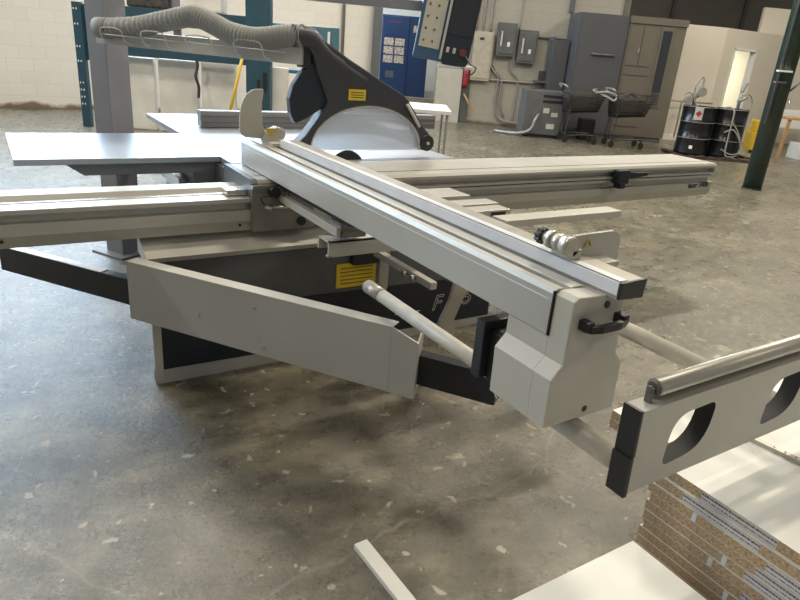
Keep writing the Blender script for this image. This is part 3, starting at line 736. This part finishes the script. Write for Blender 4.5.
# long teal girder farther right
TG = hall('steel_cabinet', 'teal steel frame machine beyond the guard hood', 'machine', -1.75, 11.0)
b = NB(); box(b, -.6, .72, 0, .5, 1.36, 1.68, bev=.008); obj('body', b, 'teal', TG)
obj('door', box(NB(), .05, .62, -.012, 0, 1.38, 1.60, bev=.003), 'teal', TG)
b = NB(); box(b, .66, .78, -.02, .06, 0, 1.68); obj('frame_post', b, 'teal', TG); b = NB(); box(b, -.6, -.5, -.02, .06, 0, 1.4); obj('frame_post', b, 'teal', TG)
b = NB(); box(b, .60, .64, -.02, .0, 1.05, 1.62); obj('edge_strip', b, 'white', TG)
obj('shelf', box(NB(), -.3, .78, 0, .5, .95, 1.0), 'teal', TG)
# wrapped white sheets standing under the rack beams
for i, (s0, s1, lb_) in enumerate(((-4.05, -3.62, 'narrow plastic wrapped white sheet bundle beside the grey post'), (-3.56, -2.98, 'plastic wrapped white sheet bundle left of the hanging strap'), (-2.93, -2.42, 'plastic wrapped white sheet bundle right of the hanging strap'))):
    bm = NB(); box(bm, s0, s1, 0, .12, 0, 1.04+.01*i, bev=.02)
    o = obj('wrapped_sheets', bm, 'plastic'); o.location = W(0, 10.1+.02*i); o.rotation_euler = (0, 0, PHI); tag(o, lb_, 'wrapped sheets', 'wrapped sheets under the rack')
bm = NB(); box(bm, -1.83, -1.60, 0, .1, 0, 1.07, bev=.01)
o = obj('wrapped_sheets', bm, 'plastic'); o.location = W(0, 9.9); o.rotation_euler = (0, 0, PHI); tag(o, 'thin pale sheet standing right of the wide blue rack upright', 'sheet')
for i, (s0, s1, z1, mm, lb_) in enumerate(((-3.9, -3.3, 2.0, 'clutter', 'dark bundle on the upper rack beam at left'), (-3.15, -2.55, 2.05, 'plastic', 'plastic wrapped pale carton on the upper rack beam'))):
    bm = NB(); box(bm, s0, s1, .01, .35, 1.72, z1, bev=.03)
    o = obj('rack_shelf_load', bm, mm); o.location = W(0, 9.95); o.rotation_euler = (0, 0, PHI); tag(o, lb_, 'carton')
bm = NB(); bm_ = tube(bm, smoothpath([(0, 0, 1.02), (.03, -.01, .9), (.0, -.02, .75), (.04, -.02, .6), (.03, -.02, .45)]), .022, 8)
o = obj('hanging_strap', bm, 'clutter'); o.location = W(-2.955, 9.98, .1); o.rotation_euler = (0, 0, PHI); tag(o, 'dark twisted strap hanging from the rack beam between wrapped sheets', 'strap')
q0 = W(-2.45, 9.45, 0); q1 = W(-2.12, 9.56, 1.40)
bm = NB(); tube(bm, [q0, q1], .022, 10); o = obj('yellow_pole', bm, 'yellowplastic'); tag(o, 'yellow pole leaning against the blue rack upright', 'pole')

# vending machine
V = hall('vending_machine', 'tall dark blue vending machine with lit snack windows', 'vending machine', .19, 17.0, .33)
obj('cabinet', box(NB(), -.65, .52, 0, .8, 0, 1.86, bev=.01), 'vend', V)
fr = obj('front_door', box(NB(), -.63, .02, -.03, 0, .05, 1.83, bev=.01), 'vend', V)
for r in range(3):
    for c in range(2):
        x0 = -.58 + c*.27
        obj('product_window', box(NB(), x0, x0+.235, -.035, -.03, .77+r*.20, .94+r*.20), 'mix', fr)
obj('delivery_hatch', box(NB(), -.50, -.30, -.036, -.03, .42, .58), 'elec', fr)
obj('coin_panel', box(NB(), .12, .22, -.01, 0, 1.50, 1.66), 'mix', V)
obj('red_stripe', box(NB(), -.5, -.2, -.033, -.03, 1.70, 1.715), 'red', fr)

# small white table behind the saw
TB = thing('side_table', 'small white topped table on thin legs behind the saw', 'table', (4.10, 6.21, 0), math.radians(-31.6))
obj('tabletop', box(NB(), -.42, .36, -.42, .42, .86, .90, bev=.006), 'white', TB)
for x, y in ((-.38, -.38), (.32, -.38), (-.38, .38), (.32, .38)): obj('leg', box(NB(), x-.012, x+.012, y-.012, y+.012, 0, .86), 'conduit', TB)

# electrical gear on the right wall (t=15 face)
def wallthing(name, label, cat, s, z, group=None): return hall(name, label, cat, s, 15.0, z, group)
o = wallthing('breaker_panel', 'tall cream electrical breaker panel on the block wall', 'electrical panel', 1.80, .93)
bx_ = obj('box', box(NB(), -.21, .21, -.14, 0, 0, 1.0, bev=.008), 'elecwhite', o); obj('door', box(NB(), -.17, .17, -.155, -.14, .05, .95, bev=.004), 'elecwhite', o); obj('latch', box(NB(), -.09, 0, -.165, -.155, .83, .88), 'black', o)
o = wallthing('safety_switch', 'dark grey safety switch box nearest the cream panel', 'switch box', 2.28, 1.47, 'safety switches on the wall')
obj('box', box(NB(), -.20, .20, -.18, 0, 0, .67, bev=.01), 'elec', o); dr = obj('door', box(NB(), -.16, .17, -.195, -.18, .05, .62, bev=.006), 'elec', o); obj('lever', box(NB(), -.13, -.10, -.23, -.19, .2, .5), 'pale', o); obj('plate', box(NB(), .02, .08, -.20, -.195, .2, .29), 'white', dr)
o2 = copy_tree(o); o2.location = W(2.75, 15.0, 1.36); o2['label'] = 'dark grey safety switch box on the right, below the long conduit'
def conduit(pts, label, r=.02, m='conduit', name='conduit', cat='conduit', group='conduits on the block wall'):
    bm = NB(); tube(bm, smoothpath([(s, y, z) for s, y, z in pts], 4), r, 8); o = obj(name, bm, m); o.location = W(0, 15.0); o.rotation_euler = (0, 0, PHI); return tag(o, label, cat, group)
conduit([(2.9, -.06, 1.93), (3.6, -.06, 1.93), (4.25, -.06, 1.93)], 'thick horizontal conduit running right from the safety switches', .04)
conduit([(1.5, -.05, .97), (2.8, -.05, .97), (3.9, -.05, .97)], 'horizontal pipe along the wall below the electrical boxes', .028)
conduit([(2.45, -.05, 1.47), (2.47, -.06, 1.2), (2.66, -.06, 1.0), (2.66, -.06, .5), (2.66, -.06, .12)], 'bent conduit dropping from the first safety switch', .022)
conduit([(1.98, -.05, 1.3), (2.1, -.06, 1.15), (2.22, -.06, 1.0), (2.22, -.06, .5), (2.35, -.06, .15), (2.9, -.2, .08)], 'bent conduit curving from the cream panel to the floor', .022)
conduit([(2.06, -.05, 1.3), (2.2, -.06, 1.1), (2.31, -.06, .95), (2.31, -.06, .5), (2.45, -.06, .2)], 'shorter bent conduit beside the cream panel', .02)
for k, (s_, lb_) in enumerate(((1.62, 'left of three vertical conduits rising above the cream panel'), (1.76, 'middle of three vertical conduits rising above the cream panel'), (1.92, 'right of three vertical conduits rising above the cream panel'))):
    conduit([(s_, -.05, 1.92), (s_, -.05, 3), (s_, -.05, 5)], lb_, .022)
conduit([(2.55, -.04, 1.95), (2.55, -.04, 3), (2.55, -.04, 5)], 'thin vertical conduit rising between the two safety switches', .012)
# fire extinguisher on a dark board
o = wallthing('fire_extinguisher', 'red fire extinguisher hanging beside the white wall end', 'fire extinguisher', 1.50, .80)
bm = NB(); lathe(bm, [(.02, 0), (.06, .02), (.065, .06), (.065, .30), (.05, .35), (.02, .38)], 16, (0, -.14, -.02)); obj('cylinder', bm, 'red', o); obj('valve', box(NB(), -.04, .05, -.17, -.1, .35, .42), 'white', o)
bm = NB(); box(bm, 1.43, 1.62, -.06, 0, 0, 1.15); o = obj('dark_board', bm, 'elec'); o.location = W(0, 15.0); o.rotation_euler = (0, 0, PHI); tag(o, 'narrow dark board on the wall behind the fire extinguisher', 'board')
bm = NB(); tube(bm, smoothpath([(1.50, -.1, .62), (1.58, -.2, .5), (1.62, -.2, .42), (1.75, -.2, .3)]), .022, 8); o = obj('hose_nozzle', bm, 'wood'); o.location = W(0, 15.0); o.rotation_euler = (0, 0, PHI); tag(o, 'brown hose end sticking out below the fire extinguisher', 'hose')
bm = NB(); box(bm, 3.0, 3.5, -.35, 0, 1.0, 1.04); o = obj('wall_shelf', bm, 'elec'); o.location = W(0, 15.0); o.rotation_euler = (0, 0, PHI); tag(o, 'dark wall shelf beside the grey cabinets carrying a regulator', 'shelf')
o = wallthing('air_regulator', 'small air regulator with round gauge on the dark wall shelf', 'regulator', 3.25, 1.04)
obj('body', box(NB(), -.15, .18, -.25, -.05, 0, .2, bev=.02), 'clutter', o); bm = NB(); disc(bm, (.03, -.26, .33), .09, .05); obj('gauge', bm, 'elec', o); bm = NB(); tube(bm, [(.02, -.15, .2), (.02, -.15, .9)], .07, 12); obj('filter_tube', bm, 'elec', o)
# transformer
TR = hall('transformer', 'squat grey transformer cabinet with vents and white stickers', 'transformer', 2.98, 13.3)
obj('cabinet', box(NB(), -.40, .42, 0, .6, .06, .90, bev=.01), 'elec', TR)
for z in (.68, .78): obj('vent_slot', box(NB(), -.05, .40, -.008, 0, z, z+.05), 'black', TR)
for x0, x1, z0, z1 in ((-.02, .10, .48, .58), (.15, .28, .42, .50), (.08, .24, .18, .28)): obj('sticker', box(NB(), x0, x1, -.006, 0, z0, z1), 'pale', TR)
obj('plinth', box(NB(), -.36, .38, .04, .56, 0, .06), 'black', TR)
bm = NB(); tube(bm, smoothpath([(-.1, -.02, .45), (-.18, -.12, .35), (-.25, -.1, .15), (-.5, -.08, .06), (-.9, .3, .03)]), .03, 10); obj('flexible_conduit', bm, 'conduit', TR)
# shopping carts
def wires(bm, quad, nu, nv, r):
    a, b_, c, d_ = [Vector(v) for v in quad]
    for i in range(nu+1):
        t = i/nu; tube(bm, [a.lerp(b_, t), d_.lerp(c, t)], r, 5)
    for j in range(nv+1):
        t = j/nv; tube(bm, [a.lerp(d_, t), b_.lerp(c, t)], r, 5)
CT = hall('shopping_cart', 'wire shopping cart nearest the transformer with a plastic seat panel', 'shopping cart', 3.55, 13.0, 0, 'shopping carts by the grey cabinets')
bm = NB()
L0, L1 = -.20, .55
q = [(-.27, -.22, .52), (.42, -.18, .58), (.55, -.24, .93), (-.32, -.28, .93)]
wires(bm, q, 18, 8, .0065)
wires(bm, [(x, -y, z) for x, y, z in q], 18, 8, .0065)
wires(bm, [(-.27, -.22, .52), (-.27, .22, .52), (-.32, .28, .93), (-.32, -.28, .93)], 10, 8, .0065)
wires(bm, [(.42, -.18, .58), (.42, .18, .58), (.55, .24, .93), (.55, -.24, .93)], 8, 8, .0065)
wires(bm, [(-.27, -.22, .52), (.42, -.18, .58), (.42, .18, .58), (-.27, .22, .52)], 14, 7, .0065)
obj('basket', bm, 'cart', CT)
bm = NB(); tube(bm, smoothpath([(-.36, -.28, .95), (-.42, -.28, 1.0), (-.42, .28, 1.0), (-.36, .28, .95)], 4), .018, 8); obj('handle', bm, 'conduit', CT)
bm = NB()
for y in (-.25, .25): tube(bm, smoothpath([(-.30, y, .90), (-.22, y, .5), (-.24, y, .16), (.1, y*.9, .16), (.45, y*.8, .16)], 5), .014, 8)
tube(bm, [(-.24, -.25, .16), (-.24, .25, .16)], .012, 8); tube(bm, [(.45, -.2, .16), (.45, .2, .16)], .012, 8)
obj('frame', bm, 'cart', CT)
bm = NB(); box(bm, -.30, -.285, -.2, .2, .6, .9); obj('seat_panel', bm, 'black', CT)
for x, y in ((-.24, -.25), (-.24, .25), (.45, -.2), (.45, .2)):
    bm = NB(); disc(bm, (x, y-.015, .06), .06, .03); box(bm, x-.01, x+.01, y-.02, y+.02, .08, .16); obj('caster', bm, 'black', CT)
CT.scale = (.86, .9, 1.06)
cA = copy_tree(CT); cA.location = W(4.42, 12.85); cA.rotation_euler = (0, 0, PHI); cA['label'] = 'wire shopping cart in front of the tan cabinet, farther from the transformer'
bm = NB(); tube(bm, smoothpath([(-.2, -.1, .96), (0, -.2, 1.0), (.18, -.25, .94), (.14, -.25, .86), (.0, -.2, .92), (-.2, 0, 1.0), (-.1, .15, 1.02)]), .022, 8)
o = obj('coiled_hose', bm, 'conduit'); o.location = W(3.98, 12.9); o.rotation_euler = (0, 0, PHI); tag(o, 'pale hose lying loose over the two shopping carts', 'hose')
bm = NB(); box(bm, -.21, .34, -.16, .16, .62, .93, bev=.05); o = obj('cart_contents', bm, 'clutter'); o.location = W(3.55, 13.0); o.rotation_euler = (0, 0, PHI); tag(o, 'dark bundle filling the cart nearest the transformer', 'bundle')
bm = NB(); box(bm, -.21, .34, -.16, .16, .62, .93, bev=.05); tube(bm, smoothpath([(-.1, 0, .8), (0, .0, .98), (.1, .0, 1.0), (.25, 0, .9)]), .04, 8); o = obj('cart_contents', bm, 'clutter'); o.location = W(4.42, 12.85); o.rotation_euler = (0, 0, PHI); tag(o, 'mixed bundle heaped in the cart by the tan cabinet', 'bundle')
bm = NB(); box(bm, 3.8, 4.1, 0, .3, .14, .42, bev=.02); box(bm, 3.82, 4.08, .02, .28, 0, .14); o = obj('dark_crate', bm, 'black'); o.location = W(0, 13.45); o.rotation_euler = (0, 0, PHI); tag(o, 'dark crate on the floor behind the shopping carts', 'crate')
# big cabinets
o = hall('grey_cabinet', 'large dark grey metal enclosure behind the shopping carts', 'cabinet', 3.60, 14.0)
obj('body', box(NB(), -.02, .98, 0, .9, 0, 2.42, bev=.01), 'cabgrey', o); dr = obj('door', box(NB(), .02, .94, -.02, 0, .1, 2.36, bev=.004), 'cabgrey', o); bm = NB(); tube(bm, [(.30, -.06, 1.66), (.78, -.06, 1.66)], .022, 8); obj('handle', bm, 'elec', dr)
o = hall('grey_cabinet', 'lower dark grey cabinet left of the large enclosure', 'cabinet', 3.22, 14.45)
obj('body', box(NB(), .0, .34, 0, .5, 0, 1.88, bev=.008), 'cabgrey', o); obj('door', box(NB(), .03, .31, -.012, 0, .1, 1.82, bev=.003), 'cabgrey', o)
o = hall('tan_cabinet', 'tall tan metal cabinet with narrow dark window beside the office wall', 'cabinet', 5.15, 14.0)
obj('body', box(NB(), -.56, .60, 0, .8, .1, 2.42, bev=.008), 'taupe', o); obj('plinth', box(NB(), -.54, .56, .03, .7, 0, .1), 'elec', o)
obj('top_rail', box(NB(), -.57, .61, -.03, 0, 2.30, 2.43), 'taupe', o)
for x0, x1, z0, z1 in ((-.52, -.27, 1.50, 2.24), (-.25, .0, 1.50, 2.24), (-.52, .0, 1.32, 1.46), (-.52, .0, .30, 1.28)):
    d_ = obj('door', box(NB(), x0, x1, -.015, 0, z0, z1, bev=.004), 'taupe', o)
    if z0 == 1.50 and x0 < -.5: obj('latch', box(NB(), x1-.04, x1-.01, -.03, -.015, 1.75, 1.85), 'chrome', d_)
w_ = obj('window_frame', box(NB(), .10, .36, -.02, 0, .72, 2.26, bev=.006), 'taupe', o)
obj('window_glass', box(NB(), .14, .32, -.026, -.02, 1.02, 2.20), 'screen', w_); obj('lower_panel', box(NB(), .14, .32, -.024, -.02, .76, 1.0), 'clutter', w_)
bm = NB(); tube(bm, smoothpath([(5.75, -.2, .86), (6.2, -.2, .86), (6.28, -.2, .8), (6.28, -.2, .1)], 4), .018, 8); o = obj('pipe', bm, 'conduit'); o.location = W(0, 14.9); o.rotation_euler = (0, 0, PHI); tag(o, 'thin grey pipe bending down along the office wall foot', 'pipe')
bm = NB(); tube(bm, [(6.3, -.15, .86), (7.0, -.12, .86)], .018, 8); o = obj('pipe', bm, 'conduit'); o.location = W(0, 14.9); o.rotation_euler = (0, 0, PHI); tag(o, 'straight grey pipe along the office wall behind the drums', 'pipe')
# drums on a pallet
def drum(label, s, t):
    D = hall('oil_drum', label, 'drum', s, t, .055, 'black oil drums')
    pr = [(.28, 0), (.295, .01), (.29, .03), (.285, .27), (.298, .285), (.285, .30), (.285, .56), (.298, .575), (.285, .59), (.29, .83), (.298, .85), (.285, .85), (.28, .835)]
    obj('body', lathe(NB(), pr, 32), 'drum', D)
    for z in (.285, .575, .845):
        bm = NB(); tube(bm, [(.296*math.cos(a), .296*math.sin(a), z) for a in [2*PI*k/32 for k in range(33)]], .005, 6); obj('hoop', bm, 'conduit', D)
    return D
D1 = drum('black oil drum with red and white hazard label and hand pump', 5.64, 12.35)
bm = NB()
vs = []
for k in range(5):
    a = math.radians(-128+k*7)
    vs.append((bm.verts.new((.300*math.cos(a), .300*math.sin(a), .62)), bm.verts.new((.300*math.cos(a), .300*math.sin(a), .85))))
for k in range(4): bm.faces.new((vs[k][0], vs[k+1][0], vs[k+1][1], vs[k][1]))
bmesh.ops.solidify(bm, geom=bm.faces[:], thickness=.002)
hl = obj('hazard_label', bm, 'white', D1, label='white label with red diamond')
a = math.radians(-114); bm = NB(); prism(bm, [(-.055, 0), (0, .055), (.055, 0), (0, -.055)], -.306, -.303); bm.transform(Matrix.Translation((0, 0, .73)) @ Matrix.Rotation(a+PI/2, 4, 'Z')); obj('red_diamond', bm, 'red', hl)
bm = NB(); box(bm, -.03, .03, -.304, -.300, .10, .16); bm.transform(Matrix.Rotation(math.radians(-25), 4, 'Z')); obj('small_label', bm, 'white', D1)
D2 = drum('black oil drum on the right with thin hose pump and draped hoses', 6.25, 12.35)
def pump(label, s, t, k):
    Pm = hall('drum_pump', label, 'pump', s, t, .912, 'hand pumps on the drums')
    bm = NB(); tube(bm, [(0, 0, 0), (0, 0, .30)], .025, 10); tube(bm, [(-.03, 0, .12), (.12, 0, .22)], .03, 10)
    if k == 0: disc(bm, (.08, -.08, .24), .085, .07); disc(bm, (-.12, -.05, .08), .07, .06)
    obj('pump_body', bm, 'conduit', Pm)
    bm = NB()
    if k == 0: tube(bm, smoothpath([(-.10, 0, .1), (-.02, 0, .38), (.05, 0, .5), (.10, 0, .42), (.06, 0, .2)]), .016, 8); tube(bm, smoothpath([(-.2, 0, .18), (-.1, -.05, .22), (.02, -.05, .02), (.08, -.05, .0)]), .014, 8)
    else: tube(bm, smoothpath([(0, 0, .30), (.05, 0, .46)]), .03, 8); tube(bm, smoothpath([(.02, 0, .25), (.16, 0, .26), (.24, 0, .12), (.18, 0, .0), (.05, 0, .0)]), .013, 8)
    obj('pump_hose', bm, 'conduit', Pm)
    return Pm
pump('hand crank pump with round housing on the labelled drum', 5.50, 12.35, 0)
pump('slim upright pump with looping hose on the right drum', 6.34, 12.35, 1)
bm = NB(); tube(bm, smoothpath([(-.15, -.05, .92), (-.13, -.2, .93), (-.12, -.33, .85), (-.12, -.34, .4), (-.1, -.36, .10), (.1, -.34, .10), (.14, -.35, .3), (-.05, -.34, .55), (-.22, -.34, .5)]), .014, 8); tube(bm, smoothpath([(-.13, -.33, .7), (.05, -.34, .5), (.15, -.35, .2), (.0, -.36, .12), (-.2, -.35, .2)]), .012, 8)
o = obj('coiled_hose', bm, 'hose'); o.location = W(6.25, 12.35); o.rotation_euler = (0, 0, PHI); tag(o, 'thin grey hoses draped down the front of the right drum', 'hose')
bm = NB(); box(bm, 5.25, 6.85, -.45, -.33, 0, .04); 
for x in (5.25, 5.65, 6.05, 6.45, 6.75): box(bm, x, x+.1, -.45, .4, .03, .05)
box(bm, 5.25, 6.85, .25, .37, 0, .03); o = obj('pallet', bm, 'rust'); o.location = W(0, 12.35); o.rotation_euler = (0, 0, PHI); tag(o, 'low brown pallet under the two black drums', 'pallet')
# yellow mop bucket, wooden bench, sink
YB = hall('mop_bucket', 'yellow mop bucket behind the right drum', 'bucket', 7.62, 13.75)
bm = NB(); prism(bm, [(-.17, .06), (-.2, .42), (.2, .42), (.17, .06)], -.15, .15, bev=.02); obj('bucket', bm, 'yellowplastic', YB); bm = NB(); box(bm, -.14, .12, -.1, .14, .42, .66, bev=.03); obj('wringer', bm, 'yellowplastic', YB)
for x in (-.13, .13): bm = NB(); disc(bm, (x, -.14, .03), .03, .03); obj('caster', bm, 'black', YB)
GP = hall('steel_column', 'dark green round steel building column on the right', 'column', 5.18, 9.12)
bm = NB(); lathe(bm, [(.125, 0), (.125, 7.0)], 32); obj('shaft', bm, 'green', GP)
bm = NB(); lathe(bm, [(.14, 0), (.14, .015)], 32); obj('base_ring', bm, 'green', GP)
bm = NB(); tube(bm, [(-.13, -.12, .9), (-.13, -.12, 7)], .018, 8); obj('conduit', bm, 'elec', GP)
for z in (1.58, 1.44): bm = NB(); box(bm, -.17, .02 if z > 1.5 else -.02, -.16, -.10, z, z+.022); obj('strap', bm, 'white' if z > 1.5 else 'elec', GP)
bm = NB(); tube(bm, [(.10, -.08, 1.35), (.22, -.10, 1.50)], .014, 8); obj('hook', bm, 'elec', GP)
WT = hall('wooden_bench', 'light wooden bench partly hidden by the green column', 'bench', 8.15, 13.2)
obj('top', box(NB(), -.45, .6, -.25, .35, .76, .80, bev=.004), 'wood', WT)
for x, y in ((-.40, -.2), (.5, -.2), (-.4, .3), (.5, .3)):
    bm = NB(); prism(bm, [(x-.06, 0), (x-.01, 0), (x+.03, .76), (x-.02, .76)], y-.025, y+.025); obj('leg', bm, 'wood', WT)
SK = hall('utility_sink', 'white utility sink against the office wall at the right edge', 'sink', 9.15, 15.2)
obj('basin', box(NB(), -.5, .6, -.3, .3, .45, .85, bev=.03), 'white', SK); bm = NB()
for x in (-.4, .5): bm = NB(); tube(bm, [(x, 0, 0), (x, 0, .46)], .02, 8); obj('leg', bm, 'conduit', SK)
bm = NB(); tube(bm, smoothpath([(-.2, .2, .85), (-.2, .2, 1.02), (-.2, .05, 1.05), (-.2, 0, .98)]), .02, 8); obj('tap', bm, 'chrome', SK)
bm = NB(); box(bm, -.15, .2, -.2, .2, 0, .32, bev=.01); o = obj('white_box', bm, 'white'); o.location = W(8.3, 13.25); o.rotation_euler = (0, 0, PHI); tag(o, 'white box on the floor under the wooden bench', 'box')

# ------------------------------------------------------------------ lights
def area(loc, sx, sy, power, col, rot=(0, 0, 0)):
    l = bpy.data.lights.new('lamp', 'AREA'); l.shape = 'RECTANGLE'; l.size = sx; l.size_y = sy; l.energy = power; l.color = col
    o = bpy.data.objects.new('lamp', l); COL.objects.link(o); o.location = loc; o.rotation_euler = rot; return o
warm = (1.0, .90, .74)
k = 0
for (x, y, p) in ((-1.0, 1.6, 62), (3.4, 3.0, 165), (-4.0, 6.5, 250), (2.0, 7.5, 185), (7.0, 5.0, 250), (1.0, -3.5, 40), (6.5, -1.0, 120), (11.0, 3.5, 190), (6.0, 10.5, 100), (13.0, 6.5, 140)):
    fx = thing('ceiling_light', 'long fluorescent ceiling light', 'ceiling light', (x, y, 5.75), 0, 'fluorescent ceiling lights')
    bm = NB(); box(bm, -.62, .62, -.15, .15, .02, .1); obj('housing', bm, 'white', fx)
    bm = NB(); tube(bm, [(-.5, 0, .1), (-.5, 0, 1.25)], .006, 6); tube(bm, [(.5, 0, .1), (.5, 0, 1.25)], .006, 6); obj('hanger', bm, 'elec', fx)
    area((x, y, 5.74), 1.2, .26, p, warm)
area(W(7.9, 17.0, 2.3), 1.0, 1.0, 110, (1, .92, .72))
area(W(.3, 16.3, 5.2), 1.5, 1.5, 60, (1, .94, .85))

w = bpy.data.worlds.new('world'); scn.world = w; w.use_nodes = True
w.node_tree.nodes['Background'].inputs[0].default_value = (.80, .80, .78, 1); w.node_tree.nodes['Background'].inputs[1].default_value = .35

# ------------------------------------------------------------------ camera
cam = bpy.data.cameras.new('camera'); co = bpy.data.objects.new('camera', cam); COL.objects.link(co); scn.camera = co
cam.sensor_width = 36; cam.lens = 640.1/800*36; cam.clip_end = 200
pi_, ro, ya = .37658, .08485, .58333
cp, sp2 = math.cos(pi_), math.sin(pi_); cr, sr = math.cos(ro), math.sin(ro)
f = Vector((0, cp, -sp2)); u = Vector((0, sp2, cp)); r = Vector((1, 0, 0))
r2 = cr*r + sr*u; u2 = -sr*r + cr*u
Rz = Matrix.Rotation(-ya, 3, 'Z')
r2, u2, f = Rz @ r2, Rz @ u2, Rz @ f
mw = Matrix((( r2.x, u2.x, -f.x, 0), (r2.y, u2.y, -f.y, 0), (r2.z, u2.z, -f.z, 1.5), (0, 0, 0, 1)))
co.matrix_world = mw
vs_ = scn.view_settings
scn.display_settings.display_device = 'sRGB'
vs_.view_transform = 'Standard'; vs_.look = 'None'; vs_.gamma = 1; vs_.use_curve_mapping = False; vs_.exposure = 0.12
